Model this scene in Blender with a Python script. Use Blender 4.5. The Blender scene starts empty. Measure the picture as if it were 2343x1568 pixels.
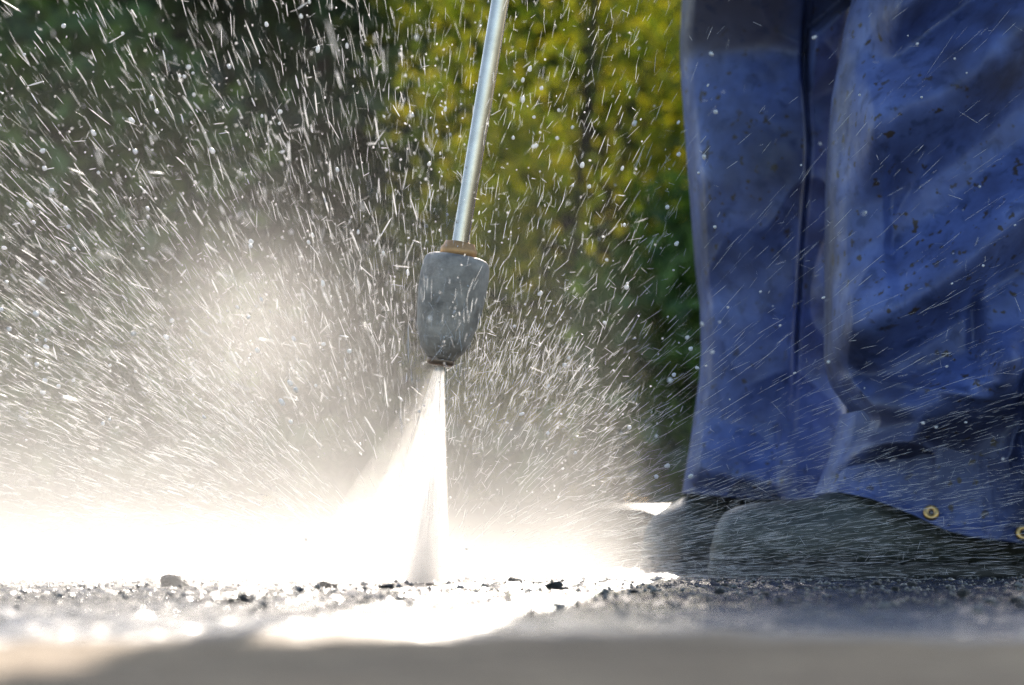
import bpy, bmesh, math, random
import numpy as np
from mathutils import Vector, Matrix

random.seed(7)
rng = np.random.default_rng(11)
SC = bpy.context.scene
COL = SC.collection

# ------------------------------------------------------------------ camera, sky, sun, exposure
CAM_H = 0.052          # the camera lies almost on the paving
FOC = 7200.0           # focal length in units of a picture 2343 wide
CX, HY = 1171.5, 1215.0
SUN_EL, SUN_AZ = 27.0, 6.0

cam = bpy.data.cameras.new('camera')
cam_o = bpy.data.objects.new('camera', cam)
COL.objects.link(cam_o)
cam_o.location = (0, 0, CAM_H)
cam_o.rotation_euler = (math.pi / 2, 0, 0)
cam.sensor_width = 36
cam.lens = 36 * FOC / 2343
cam.shift_y = (HY - 784) / 2343
cam.clip_start = 0.05
cam.clip_end = 500
cam.dof.use_dof = True
cam.dof.focus_distance = 3.02
cam.dof.aperture_fstop = 7.0
SC.camera = cam_o

world = bpy.data.worlds.new('World')
SC.world = world
world.use_nodes = True
wn = world.node_tree
sky = wn.nodes.new('ShaderNodeTexSky')
sky.sky_type = 'NISHITA'
sky.sun_disc = False
sky.sun_elevation = math.radians(SUN_EL)
sky.sun_rotation = math.radians(SUN_AZ)
wn.links.new(sky.outputs[0], wn.nodes['Background'].inputs[0])
wn.nodes['Background'].inputs[1].default_value = 0.14

sun = bpy.data.lights.new('sun', 'SUN')
sun.energy = 4.5
sun.angle = math.radians(0.5)
sun.color = (1.0, 0.90, 0.78)
sun_o = bpy.data.objects.new('sun', sun)
COL.objects.link(sun_o)
a, e = math.radians(SUN_AZ), math.radians(SUN_EL)
SDIR = Vector((math.sin(a) * math.cos(e), math.cos(a) * math.cos(e), math.sin(e)))
sun_o.rotation_euler = SDIR.to_track_quat('Z', 'Y').to_euler()
sun_o.location = SDIR * 30

SC.view_settings.view_transform = 'Standard'
SC.view_settings.look = 'None'
SC.view_settings.exposure = 0.9
SC.view_settings.gamma = 1
SC.view_settings.use_curve_mapping = False
SC.render.engine = 'CYCLES'
SC.cycles.use_denoising = True
SC.cycles.denoising_prefilter = 'NONE'
SC.cycles.volume_bounces = 3
SC.cycles.max_bounces = 8
SC.cycles.transparent_max_bounces = 32
SC.cycles.volume_step_rate = 1.0
SC.cycles.volume_max_steps = 256
SC.cycles.caustics_reflective = False
SC.cycles.caustics_refractive = False
SC.cycles.sample_clamp_indirect = 6


def P(px, py, d):
    """a point at distance d that the lens puts at (px, py) of a 2343-wide picture"""
    return Vector(((px - CX) * d / FOC, d, CAM_H - (py - HY) * d / FOC))


# ------------------------------------------------------------------ helpers
def tag(o, label=None, cat=None, group=None, kind=None):
    if label: o['label'] = label
    if cat: o['category'] = cat
    if group: o['group'] = group
    if kind: o['kind'] = kind
    return o


def link(name, me, mat=None, parent=None):
    o = bpy.data.objects.new(name, me)
    COL.objects.link(o)
    if mat is not None and me is not None and not me.materials:
        me.materials.append(mat)
    if parent is not None:
        o.parent = parent
        o.matrix_parent_inverse = parent.matrix_basis.inverted()
    return o


def mesh_np(name, verts, faces, smooth=True):
    """verts (n,3) array, faces: list of index arrays, each (m,3) or (m,4)"""
    me = bpy.data.meshes.new(name)
    verts = np.asarray(verts, dtype=np.float32)
    me.vertices.add(len(verts))
    me.vertices.foreach_set('co', verts.ravel())
    if isinstance(faces, np.ndarray):
        faces = [faces]
    tot = np.concatenate([np.full(len(f), f.shape[1], dtype=np.int32) for f in faces])
    idx = np.concatenate([f.astype(np.int32).ravel() for f in faces])
    start = np.concatenate([[0], np.cumsum(tot)[:-1]]).astype(np.int32)
    me.loops.add(len(idx))
    me.loops.foreach_set('vertex_index', idx)
    me.polygons.add(len(tot))
    me.polygons.foreach_set('loop_start', start)
    me.polygons.foreach_set('loop_total', tot)
    if smooth:
        me.polygons.foreach_set('use_smooth', np.ones(len(tot), dtype=bool))
    me.update(calc_edges=True)
    me.validate()
    return me


def grid_faces(nr, nc, wrap=False):
    c = np.arange(nc if wrap else nc - 1)
    r = np.arange(nr - 1)
    R, Cc = np.meshgrid(r, c, indexing='ij')
    C2 = (Cc + 1) % nc
    return np.stack([R * nc + Cc, R * nc + C2, (R + 1) * nc + C2, (R + 1) * nc + Cc], -1).reshape(-1, 4)


def empty(name, loc):
    o = bpy.data.objects.new(name, None)
    COL.objects.link(o)
    o.location = loc
    o.empty_display_size = 0.05
    return o


def vnoise(x, y, seed=0):
    """smooth value noise in -1..1 on arrays"""
    def h(i, j):
        n = (i.astype(np.int64) * 374761393 + j.astype(np.int64) * 668265263 + seed * 974634777) & 0x7fffffff
        n = ((n ^ (n >> 13)) * 1274126177) & 0x7fffffff
        n = (n ^ (n >> 16)) & 0xffff
        return n / 32767.5 - 1.0
    xi, yi = np.floor(x), np.floor(y)
    fx, fy = x - xi, y - yi
    fx, fy = fx * fx * (3 - 2 * fx), fy * fy * (3 - 2 * fy)
    a0 = h(xi, yi) * (1 - fx) + h(xi + 1, yi) * fx
    a1 = h(xi, yi + 1) * (1 - fx) + h(xi + 1, yi + 1) * fx
    return a0 * (1 - fy) + a1 * fy


def sstep(a, b, x):
    t = np.clip((x - a) / (b - a), 0, 1)
    return t * t * (3 - 2 * t)


# ------------------------------------------------------------------ materials
class NT:
    def __init__(self, name):
        self.m = bpy.data.materials.new(name)
        self.m.use_nodes = True
        self.t = self.m.node_tree
        self.b = self.t.nodes.get('Principled BSDF')
        self.out = self.t.nodes.get('Material Output')

    def n(self, typ, **kw):
        nd = self.t.nodes.new(typ)
        for k, v in kw.items():
            if k.startswith('in_'):
                nd.inputs[k[3:].replace('_', ' ')].default_value = v
            else:
                setattr(nd, k, v)
        return nd

    def l(self, a, b):
        self.t.links.new(a, b)

    def math(self, op, a, b=None, c=None, clamp=False):
        nd = self.t.nodes.new('ShaderNodeMath')
        nd.operation = op
        nd.use_clamp = clamp
        for i, v in enumerate((a, b, c)):
            if v is None: continue
            if isinstance(v, (int, float)): nd.inputs[i].default_value = v
            else: self.l(v, nd.inputs[i])
        return nd.outputs[0]

    def noise(self, scale, detail=3, rough=0.55, vec=None, dist=0.0):
        nd = self.n('ShaderNodeTexNoise')
        nd.inputs['Scale'].default_value = scale
        nd.inputs['Detail'].default_value = detail
        nd.inputs['Roughness'].default_value = rough
        nd.inputs['Distortion'].default_value = dist
        if vec is not None: self.l(vec, nd.inputs['Vector'])
        return nd.outputs['Fac']

    def ramp(self, fac, stops):
        nd = self.n('ShaderNodeValToRGB')
        r = nd.color_ramp
        r.elements[0].position, r.elements[0].color = stops[0][0], (*stops[0][1], 1)
        r.elements[1].position, r.elements[1].color = stops[-1][0], (*stops[-1][1], 1)
        for p, c in stops[1:-1]:
            r.elements.new(p).color = (*c, 1)
        self.l(fac, nd.inputs[0])
        return nd.outputs['Color']

    def mr(self, v, a, b, c=0.0, d=1.0, smooth=True):
        nd = self.n('ShaderNodeMapRange')
        if smooth: nd.interpolation_type = 'SMOOTHSTEP'
        for i, k in enumerate((a, b, c, d)):
            nd.inputs[i + 1].default_value = k
        self.l(v, nd.inputs[0])
        return nd.outputs[0]

    def mix(self, fac, c1, c2, blend='MIX'):
        nd = self.n('ShaderNodeMix', data_type='RGBA', blend_type=blend)
        if isinstance(fac, (int, float)): nd.inputs[0].default_value = fac
        else: self.l(fac, nd.inputs[0])
        for i, v in ((6, c1), (7, c2)):
            if isinstance(v, tuple): nd.inputs[i].default_value = (*v, 1)
            else: self.l(v, nd.inputs[i])
        return nd.outputs[2]

    def bump(self, h, strength, dist):
        nd = self.n('ShaderNodeBump')
        nd.inputs['Strength'].default_value = strength
        nd.inputs['Distance'].default_value = dist
        self.l(h, nd.inputs['Height'])
        self.l(nd.outputs[0], self.b.inputs['Normal'])

    def pos(self):
        return self.n('ShaderNodeNewGeometry').outputs['Position']


def plain(name, col, rough=0.5, metal=0.0, var=0.25, scale=30, bump=0.0):
    k = NT(name)
    tc = k.n('ShaderNodeTexCoord').outputs['Object']
    f = k.noise(scale, 4, 0.6, tc)
    c2 = tuple(v * (1 + var) for v in col)
    c1 = tuple(v * (1 - var) for v in col)
    k.l(k.ramp(f, [(0.3, c1), (0.7, c2)]), k.b.inputs['Base Color'])
    k.b.inputs['Roughness'].default_value = rough
    k.b.inputs['Metallic'].default_value = metal
    if bump:
        k.bump(k.noise(scale * 3, 4, 0.6, tc), 1.0, bump)
    return k.m


def paving_mat():
    k = NT('wet_paving')
    p = k.pos()
    sx = k.n('ShaderNodeSeparateXYZ'); k.l(p, sx.inputs[0])
    big = k.noise(3.5, 4, 0.6, p)
    mid = k.noise(22, 5, 0.6, p)
    fine = k.noise(260, 4, 0.65, p)
    # the paving is soaked from the jet outwards and still dry near the lens
    edge = k.math('ADD', sx.outputs[1], k.math('MULTIPLY', k.math('SUBTRACT', big, 0.5), 0.42))
    wet = k.mr(edge, 1.38, 1.62)
    dryc = k.ramp(mid, [(0.25, (0.33, 0.22, 0.125)), (0.75, (0.50, 0.36, 0.215))])
    wetc = k.ramp(mid, [(0.3, (0.018, 0.017, 0.015)), (0.72, (0.055, 0.050, 0.043))])
    dryc = k.mix(k.mr(k.noise(6, 4, 0.6, p, 0.5), 0.4, 0.62, 0.0, 0.4), dryc, (0.17, 0.12, 0.075))
    damp = k.ramp(mid, [(0.25, (0.15, 0.147, 0.14)), (0.75, (0.30, 0.29, 0.275))])
    wetc = k.mix(k.mr(edge, 1.75, 2.35), damp, wetc)
    col = k.mix(wet, dryc, wetc)
    col = k.mix(k.mr(fine, 0.35, 0.7, 0.0, 0.35), col, (0.02, 0.02, 0.02))
    k.l(col, k.b.inputs['Base Color'])
    rw = k.mr(k.noise(40, 3, 0.6, p), 0.3, 0.7, 0.07, 0.22)
    rw = k.math('ADD', rw, k.mr(edge, 1.75, 2.35, 0.10, 0.0))
    k.l(k.math('ADD', k.math('MULTIPLY', wet, k.math('SUBTRACT', rw, 0.75)), 0.75), k.b.inputs['Roughness'])
    k.bump(k.math('MULTIPLY', k.noise(110, 3, 0.6, p), k.mr(sx.outputs[1], 1.85, 2.3, 0.5, 1.0)), 0.8, 0.004)
    k.l(k.math('MULTIPLY', k.mr(wet, 0, 1, 0.12, 0.5), k.mr(sx.outputs[1], 3.2, 4.2, 1.0, 0.0)), k.b.inputs['Specular IOR Level'])
    return k.m


def far_ground_mat():
    k = NT('far_ground')
    p = k.pos()
    f = k.noise(4, 5, 0.6, p)
    k.l(k.ramp(f, [(0.3, (0.025, 0.025, 0.02)), (0.7, (0.055, 0.052, 0.042))]), k.b.inputs['Base Color'])
    k.l(k.mr(k.noise(9, 4, 0.6, p), 0.35, 0.65, 0.7, 0.9), k.b.inputs['Roughness'])
    k.b.inputs['Specular IOR Level'].default_value = 0.0
    k.bump(k.noise(60, 4, 0.6, p), 0.5, 0.004)
    return k.m


def leaf_mat(name, cols, trans=0.45):
    k = NT(name)
    g = k.n('ShaderNodeNewGeometry')
    c = k.ramp(g.outputs['Random Per Island'], cols)
    d = k.n('ShaderNodeBsdfDiffuse'); t = k.n('ShaderNodeBsdfTranslucent'); gl = k.n('ShaderNodeBsdfGlossy')
    gl.inputs['Roughness'].default_value = 0.5
    gl.inputs['Color'].default_value = (0.9, 0.9, 0.9, 1)
    k.l(c, d.inputs[0])
    k.l(k.mix(1.0, c, (1.0, 0.95, 0.55), 'MULTIPLY'), t.inputs[0])
    m1 = k.n('ShaderNodeMixShader'); m1.inputs[0].default_value = trans
    k.l(d.outputs[0], m1.inputs[1]); k.l(t.outputs[0], m1.inputs[2])
    m2 = k.n('ShaderNodeMixShader'); m2.inputs[0].default_value = 0.04
    k.l(m1.outputs[0], m2.inputs[1]); k.l(gl.outputs[0], m2.inputs[2])
    k.l(m2.outputs[0], k.out.inputs['Surface'])
    return k.m


def water_mat(name, trans=0.6, gloss=0.12, tone=1.0, clear=None):
    """foamy water: scatters the sunlight that strikes it from behind"""
    k = NT(name)
    d = k.n('ShaderNodeBsdfDiffuse'); t = k.n('ShaderNodeBsdfTranslucent'); gl = k.n('ShaderNodeBsdfGlossy')
    d.inputs[0].default_value = (0.86 * tone, 0.87 * tone, 0.87 * tone, 1)
    t.inputs[0].default_value = (0.93 * tone, 0.92 * tone, 0.90 * tone, 1)
    gl.inputs['Color'].default_value = (1, 1, 1, 1)
    gl.inputs['Roughness'].default_value = 0.25
    m1 = k.n('ShaderNodeMixShader'); m1.inputs[0].default_value = trans
    k.l(d.outputs[0], m1.inputs[1]); k.l(t.outputs[0], m1.inputs[2])
    m2 = k.n('ShaderNodeMixShader'); m2.inputs[0].default_value = gloss
    k.l(m1.outputs[0], m2.inputs[1]); k.l(gl.outputs[0], m2.inputs[2])
    if clear:
        tr = k.n('ShaderNodeBsdfTransparent')
        rnd = k.n('ShaderNodeNewGeometry').outputs['Random Per Island']
        f = k.math('MULTIPLY', k.math('POWER', rnd, clear[1]), clear[0])
        m3 = k.n('ShaderNodeMixShader')
        k.l(f, m3.inputs[0]); k.l(m2.outputs[0], m3.inputs[1]); k.l(tr.outputs[0], m3.inputs[2])
        m2 = m3
    k.l(m2.outputs[0], k.out.inputs['Surface'])
    return k.m


def cloth_mat():
    k = NT('blue_work_cloth')
    tc = k.n('ShaderNodeTexCoord').outputs['Object']
    blot = k.noise(16, 5, 0.6, tc)
    base = k.ramp(blot, [(0.3, (0.050, 0.070, 0.185)), (0.55, (0.084, 0.126, 0.33)), (0.75, (0.135, 0.198, 0.465))])
    # brown mud flecks and dark soaked spots
    stain = k.mr(k.noise(4.2, 4, 0.6, tc, 0.3), 0.48, 0.66, 0.0, 0.7)
    base = k.mix(stain, base, (0.038, 0.036, 0.055))
    # shade across the top of the far leg, painted into the cloth colour
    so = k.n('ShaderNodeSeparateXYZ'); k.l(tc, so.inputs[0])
    shade_z = k.math('ADD', so.outputs[2], k.math('MULTIPLY', k.math('SUBTRACT', k.noise(9, 4, 0.6, tc), 0.5), 0.05))
    top_shade = k.math('MULTIPLY', k.mr(shade_z, 0.606, 0.632, 0.0, 0.8), k.mr(so.outputs[0], 0.31, 0.345, 1.0, 0.0))
    base = k.mix(top_shade, base, (0.072, 0.062, 0.07))
    spots = k.mr(k.noise(85, 2, 0.5, tc), 0.62, 0.68)
    area = k.mr(k.noise(9, 3, 0.5, tc), 0.38, 0.55)
    mud = k.math('MULTIPLY', spots, area)
    c = k.mix(k.math('MULTIPLY', mud, 0.95), base, (0.05, 0.035, 0.018))
    dark = k.math('MULTIPLY', k.mr(k.noise(48, 3, 0.6, tc, 0.4), 0.52, 0.70), 0.5)
    c = k.mix(dark, c, (0.014, 0.026, 0.085))
    k.l(c, k.b.inputs['Base Color'])
    k.l(k.mr(k.noise(30, 3, 0.6, tc), 0.3, 0.7, 0.42, 0.62), k.b.inputs['Roughness'])
    k.b.inputs['Specular IOR Level'].default_value = 0.5
    k.bump(k.noise(70, 3, 0.6, tc), 0.2, 0.002)
    return k.m


def vol_mat(name, density, g):
    k = NT(name)
    k.t.nodes.remove(k.b)
    v = k.n('ShaderNodeVolumePrincipled')
    v.inputs['Color'].default_value = (0.985, 0.966, 0.948, 1)
    v.inputs['Anisotropy'].default_value = g
    v.inputs['Density'].default_value = density
    k.l(v.outputs[0], k.out.inputs['Volume'])
    return k, v


M_PAVE = paving_mat()
M_FAR = far_ground_mat()
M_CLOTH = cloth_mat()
M_RUBBER = plain('boot_rubber', (0.046, 0.052, 0.044), 0.48, 0, 0.45, 40, 0.0015)
M_SOLE = plain('boot_sole', (0.016, 0.016, 0.015), 0.5, 0, 0.3, 60)
M_BRASS = plain('brass', (0.62, 0.38, 0.14), 0.32, 1.0, 0.25, 120)
M_COPPER = plain('collar_brass', (0.60, 0.33, 0.14), 0.45, 0.6, 0.15, 120)
M_STEEL = plain('wet_steel', (0.62, 0.55, 0.48), 0.22, 1.0, 0.12, 60)
M_GREY = plain('nozzle_rubber', (0.37, 0.315, 0.26), 0.6, 0, 0.45, 55, 0.0012)
M_DARK = plain('dark_plastic', (0.02, 0.02, 0.022), 0.4)
M_STONE = plain('wet_stone', (0.055, 0.053, 0.048), 0.3, 0, 0.4, 90, 0.002)
M_GRIT = plain('wet_grit', (0.13, 0.125, 0.115), 0.25, 0, 0.6, 200)
M_JACKET = plain('jacket_cloth', (0.03, 0.045, 0.12), 0.6)
M_BARK = plain('bark', (0.06, 0.045, 0.032), 0.85, 0, 0.4, 25, 0.004)
M_WATER = water_mat('spray_water', 0.80, 0.06, 0.86, (0.97, 0.42))
M_FINE = water_mat('fine_spray_water', 0.8, 0.06, 1.0, (0.9, 0.55))
M_DROP = water_mat('drop_water', 0.65, 0.15)

# ------------------------------------------------------------------ ground
def lin(y):      # rise of the far ground
    return np.clip(y - 4.7, 0, 1.2) * 0.085 + np.clip(y - 5.9, 0, 7) * 0.012

ys = np.concatenate([[-6, -2, 0.3, 2, 4, 4.7, 5.3, 5.9], np.linspace(6.9, 12.9, 7), [14, 30, 90, 240]])
xs = np.array([-240, -60, -20, -8, -4, -2, -1, 0, 1, 2, 4, 8, 20, 60, 240.])
X, Y = np.meshgrid(xs, ys)
g = link('ground', mesh_np('ground', np.stack([X, Y, lin(Y) - 0.012], -1).reshape(-1, 3), grid_faces(len(ys), len(xs))), M_FAR)
tag(g, kind='structure')

nx = 470
yrow = [0.72]
while yrow[-1] < 5.0:
    yrow.append(yrow[-1] + 0.0022 + 0.0016 * yrow[-1])
yrow = np.array(yrow)
xcol = np.linspace(-1.15, 1.15, nx)
X, Y = np.meshgrid(xcol, yrow)


def relief(X, Y):
    z = 0.0016 * vnoise(X * 2.2, Y * 1.7, 1) + 0.0016 * vnoise(X * 9, Y * 7, 2)
    z += 0.0018 * vnoise(X * 30, Y * 22, 3)
    gr = 0.0024 * vnoise(X * 75, Y * 60, 4) + 0.0024 * np.abs(vnoise(X * 130, Y * 130, 5))
    rough = 0.45 + 0.75 * sstep(-0.3, 0.5, vnoise(X * 3.1, Y * 2.6, 6))
    z = z + gr * rough * (0.55 + 0.45 * sstep(1.85, 2.3, Y + 0.25 * vnoise(X * 4, Y * 3, 21)))
    z = z + 0.0007 * vnoise(X * 48, Y * 30, 22) * (1 - sstep(2.0, 2.4, Y))
    # shallow puddles lie level
    lv = -0.0004 + 0.0004 * vnoise(X * 1.3, Y * 1.3, 9)
    pud = sstep(1.6, 1.9, Y)
    z = np.where(z < lv, z + (lv - z) * pud * 0.92, z)
    # two worn joints running across the view
    for yj, w, dpt in ((2.26 , 0.012, 0.0045), (2.83, 0.012, 0.004), (3.55, 0.015, 0.004)):
        off = 0.02 * vnoise(X * 4, X * 0 + yj, 12)
        z = z - dpt * np.exp(-((Y - yj - off - 0.02 * X) / w) ** 2)
    return z


Z = relief(X, Y)
Z[0, :] -= 0.012
pv = link('pavement', mesh_np('pavement', np.stack([X, Y, Z], -1).reshape(-1, 3), grid_faces(len(yrow), nx)), M_PAVE)
tag(pv, kind='structure')


def ground_z(x, y):
    return float(relief(np.array([x]), np.array([y]))[0])


# a strip of wet path far behind that glares in the sun
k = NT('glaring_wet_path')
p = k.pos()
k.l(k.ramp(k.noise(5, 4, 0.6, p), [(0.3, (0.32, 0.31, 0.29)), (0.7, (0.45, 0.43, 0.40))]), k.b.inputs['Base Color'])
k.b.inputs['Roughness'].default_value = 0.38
ys = np.linspace(5.72, 6.2, 10); ys = np.sort(np.append(ys, 5.9)); xs = np.linspace(0.13, 0.46, 40)
X, Y = np.meshgrid(xs, ys)
wob = 0.10 * vnoise(X * 17, X * 0 + 3.0, 51) + 0.05 * vnoise(X * 45, X * 0 + 3.0, 52)
tip = 0.42 * (1 - sstep(0.13, 0.30, X)) ** 1.5
Y = Y + (wob + tip) * (6.2 - Y) / 0.48
pth = link('path', mesh_np('path', np.stack([X, Y, lin(Y) - 0.004], -1).reshape(-1, 3), grid_faces(11, 40)), k.m)
tag(pth, kind='structure')

# ------------------------------------------------------------------ shrubs and trees behind
def limb(vs, fs, a, b, r0, r1, n=7):
    a, b = np.array(a, float), np.array(b, float)
    d = (b - a) / np.linalg.norm(b - a)
    u = np.cross(d, [0.3, 1, 0.2]); u /= np.linalg.norm(u); v = np.cross(d, u)
    base = sum(len(q) for q in vs)
    t = np.arange(n) * 2 * math.pi / n
    ring = np.cos(t)[:, None] * u + np.sin(t)[:, None] * v
    mid = (a + b) / 2 + rng.normal(0, 0.06 * np.linalg.norm(b - a), 3)
    vs.append(np.concatenate([a + ring * r0, mid + ring * (r0 + r1) / 2, b + ring * r1]))
    fs.append(grid_faces(3, n, True) + base)


def shrub(name, label, cat, loc, size, nclump, nleaf, leaf, mat, group=None, droop=0.0, conic=0.0, spread=0.16):
    """trunk with limbs and a crown of separate leaf faces gathered in clumps"""
    x, y, z0 = loc
    rx, ry, h = size
    root = empty(name, (x, y, z0))
    tag(root, label, cat, group)
    vs, fs = [], []
    limb(vs, fs, (x, y, z0 - 0.05), (x + 0.03, y, z0 + h * 0.75), 0.012 * h, 0.005 * h, 9)
    # clump centres in the outer part of an uneven crown
    t = rng.uniform(0, 2 * math.pi, nclump)
    q = rng.uniform(0.02, 1.0, nclump)
    prof = (1 - q) ** 0.8 if conic else np.sqrt(np.clip(1 - (2 * q - 0.9) ** 2 / 1.25, 0.05, 1))
    rad = prof * rng.uniform(0.45, 1.05, nclump)
    c = np.stack([x + rx * rad * np.cos(t), y + ry * rad * np.sin(t), z0 + 0.04 * h + q * h * 0.95], -1)
    for i in range(0, nclump, max(1, nclump // 14)):
        limb(vs, fs, (x, y, z0 + (c[i, 2] - z0) * 0.55), c[i], 0.005 * h, 0.002 * h, 5)
    link('trunk', mesh_np('trunk', np.concatenate(vs), np.concatenate(fs)), M_BARK, root)
    ci = rng.integers(0, nclump, nleaf)
    cs = rng.uniform(0.5, 1.3, nclump)[ci] * spread
    ctr = c[ci] + rng.normal(0, 1, (nleaf, 3)) * cs[:, None] * np.array([1, 1, 0.8])
    ctr[:, 2] = np.maximum(ctr[:, 2], z0 + 0.02)
    dirs = rng.normal(0, 1, (nleaf, 3)); dirs[:, 2] -= droop
    dirs /= np.linalg.norm(dirs, axis=1)[:, None]
    sd = np.cross(dirs, rng.normal(0, 1, (nleaf, 3)))
    sd /= np.linalg.norm(sd, axis=1)[:, None]
    L = leaf * rng.uniform(0.6, 1.4, nleaf)[:, None]
    up = np.cross(dirs, sd)
    v = np.stack([ctr - dirs * L, ctr + sd * L * 0.45 + up * L * 0.12, ctr + dirs * L, ctr - sd * L * 0.45 + up * L * 0.12], 1)
    b = np.arange(nleaf)[:, None] * 4
    f = np.concatenate([b + [0, 1, 2], b + [0, 2, 3]])
    link('crown', mesh_np('crown', v.reshape(-1, 3), f, False), mat, root)
    return root


L_DARK = leaf_mat('dark_leaf', [(0.0, (0.014, 0.028, 0.010)), (0.6, (0.038, 0.074, 0.020)), (1.0, (0.085, 0.145, 0.034))], 0.25)
L_MID = leaf_mat('green_leaf', [(0.0, (0.04, 0.09, 0.014)), (0.6, (0.09, 0.18, 0.025)), (1.0, (0.16, 0.26, 0.035))], 0.4)
L_YEL = leaf_mat('yellow_leaf', [(0.0, (0.06, 0.12, 0.012)), (0.45, (0.20, 0.27, 0.02)), (1.0, (0.52, 0.46, 0.03))], 0.62)
L_BACK = leaf_mat('hedge_leaf', [(0.0, (0.008, 0.016, 0.006)), (1.0, (0.028, 0.05, 0.016))], 0.2)

GZ = float(lin(np.array([12.0]))[0])
# a tall clipped hedge closing the garden
hd = empty('hedge', (0, 16.0, GZ)); tag(hd, 'tall dark hedge closing off the garden behind all the shrubs', 'hedge')
n = 36000
v0 = np.stack([rng.uniform(-7, 7, n), 16.0 + rng.normal(0, 0.45, n), GZ + rng.uniform(0, 3.0, n) + 0.1], -1)
dr = rng.normal(0, 1, (n, 3)); dr /= np.linalg.norm(dr, axis=1)[:, None]
sd = np.cross(dr, rng.normal(0, 1, (n, 3))); sd /= np.linalg.norm(sd, axis=1)[:, None]
L = rng.uniform(0.07, 0.16, n)[:, None]
v = np.stack([v0 - dr * L, v0 + sd * L * 0.6, v0 + dr * L, v0 - sd * L * 0.6], 1).reshape(-1, 3)
b = np.arange(n)[:, None] * 4
link('leaf_mass', mesh_np('leaf_mass', v, np.concatenate([b + [0, 1, 2], b + [0, 2, 3]]), False), L_BACK, hd)
vs, fs = [], []
for i in range(24):
    xx = -7 + i * 0.6
    limb(vs, fs, (xx, 16.0, GZ - 0.05), (xx + rng.normal(0, 0.1), 16.0, GZ + 2.5), 0.04, 0.015, 7)
link('stem', mesh_np('stem', np.concatenate(vs), np.concatenate(fs)), M_BARK, hd)

for x, y, r, h, lab in (
        (-2.35, 12.0, 0.70, 3.2, 'dark evergreen shrub at the far left edge behind the spray'),
        (-1.5, 12.6, 0.66, 3.4, 'dark evergreen shrub behind the upper left of the spray'),
        (-0.80, 12.2, 0.50, 3.2, 'dark evergreen shrub just left of the steel lance'),
        (2.2, 12.4, 0.9, 3.3, 'dark evergreen shrub behind the blue trouser legs')):
    shrub('evergreen_shrub', lab, 'shrub', (x, y, GZ), (r, r, h), 70, 13000, 0.052, L_DARK, 'dark evergreen shrubs at the back', 0.3, 0, 0.2)
shrub('yellow_shrub', 'yellow leaved shrub glowing between the lance and the blue trousers', 'shrub', (0.28, 11.0, GZ), (0.60, 0.20, 2.6), 90, 26000, 0.019, L_YEL, None, 0.2, 0, 0.13)
shrub('green_shrub', 'low green shrub left of the blue trousers near the ground', 'shrub', (0.60, 10.3, GZ - 0.03), (0.34, 0.3, 0.95), 26, 2600, 0.045, L_MID, None, 0.2, 0, 0.11)
shrub('green_shrub', 'mid green shrub low at the left edge behind the mist', 'shrub', (-1.45, 10.8, GZ), (0.5, 0.4, 1.6), 30, 2600, 0.05, L_MID, None, 0.2, 0, 0.11)

n = 5200
v0 = np.stack([rng.uniform(-3.4, 3.4, n), rng.uniform(9.6, 15.4, n), np.zeros(n)], -1)
v0[:, 2] = lin(v0[:, 1]) + rng.uniform(0.0, 0.22, n)
dr = rng.normal(0, 1, (n, 3)); dr /= np.linalg.norm(dr, axis=1)[:, None]
sd = np.cross(dr, rng.normal(0, 1, (n, 3))); sd /= np.linalg.norm(sd, axis=1)[:, None]
L = rng.uniform(0.04, 0.09, n)[:, None]
v = np.stack([v0 - dr * L, v0 + sd * L * 0.6, v0 + dr * L, v0 - sd * L * 0.6], 1).reshape(-1, 3)
b = np.arange(n)[:, None] * 4
gc = link('ground_cover', mesh_np('ground_cover', v, np.concatenate([b + [0, 1, 2], b + [0, 2, 3]]), False), L_DARK)
tag(gc, 'low leafy ground cover under the shrubs', 'ground cover', None, 'stuff')

# ------------------------------------------------------------------ the person: trousers, boots, jacket
D_N, D_F = 3.44, 3.83       # distance of the near and of the far leg


def interp(t, pts):
    pts = sorted(pts)
    return np.interp(t, [q[0] for q in pts], [q[1] for q in pts])


def smoothed(y, pts, w=14):
    """piecewise curve softened a little"""
    return sum(interp(y + o * w, pts) for o in (-1, -0.5, 0, 0.5, 1)) / 5


def crest(px, py, pts, h, up, down, soft=50):
    """fold: rises towards the viewer over `up` down to the crest line, falls away over `down` below it"""
    xs_ = [q[0] for q in pts]
    yc = smoothed(px, pts, 12)
    dy = py - yc
    r = np.where(dy < 0, 1 + dy / up, 1 - dy / down)
    r = np.clip(r, 0, 1); r = r * r * (3 - 2 * r)
    win = sstep(xs_[0] - soft, xs_[0] + 4, px) * (1 - sstep(xs_[-1] - 4, xs_[-1] + soft, px))
    return h * r * win


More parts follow.
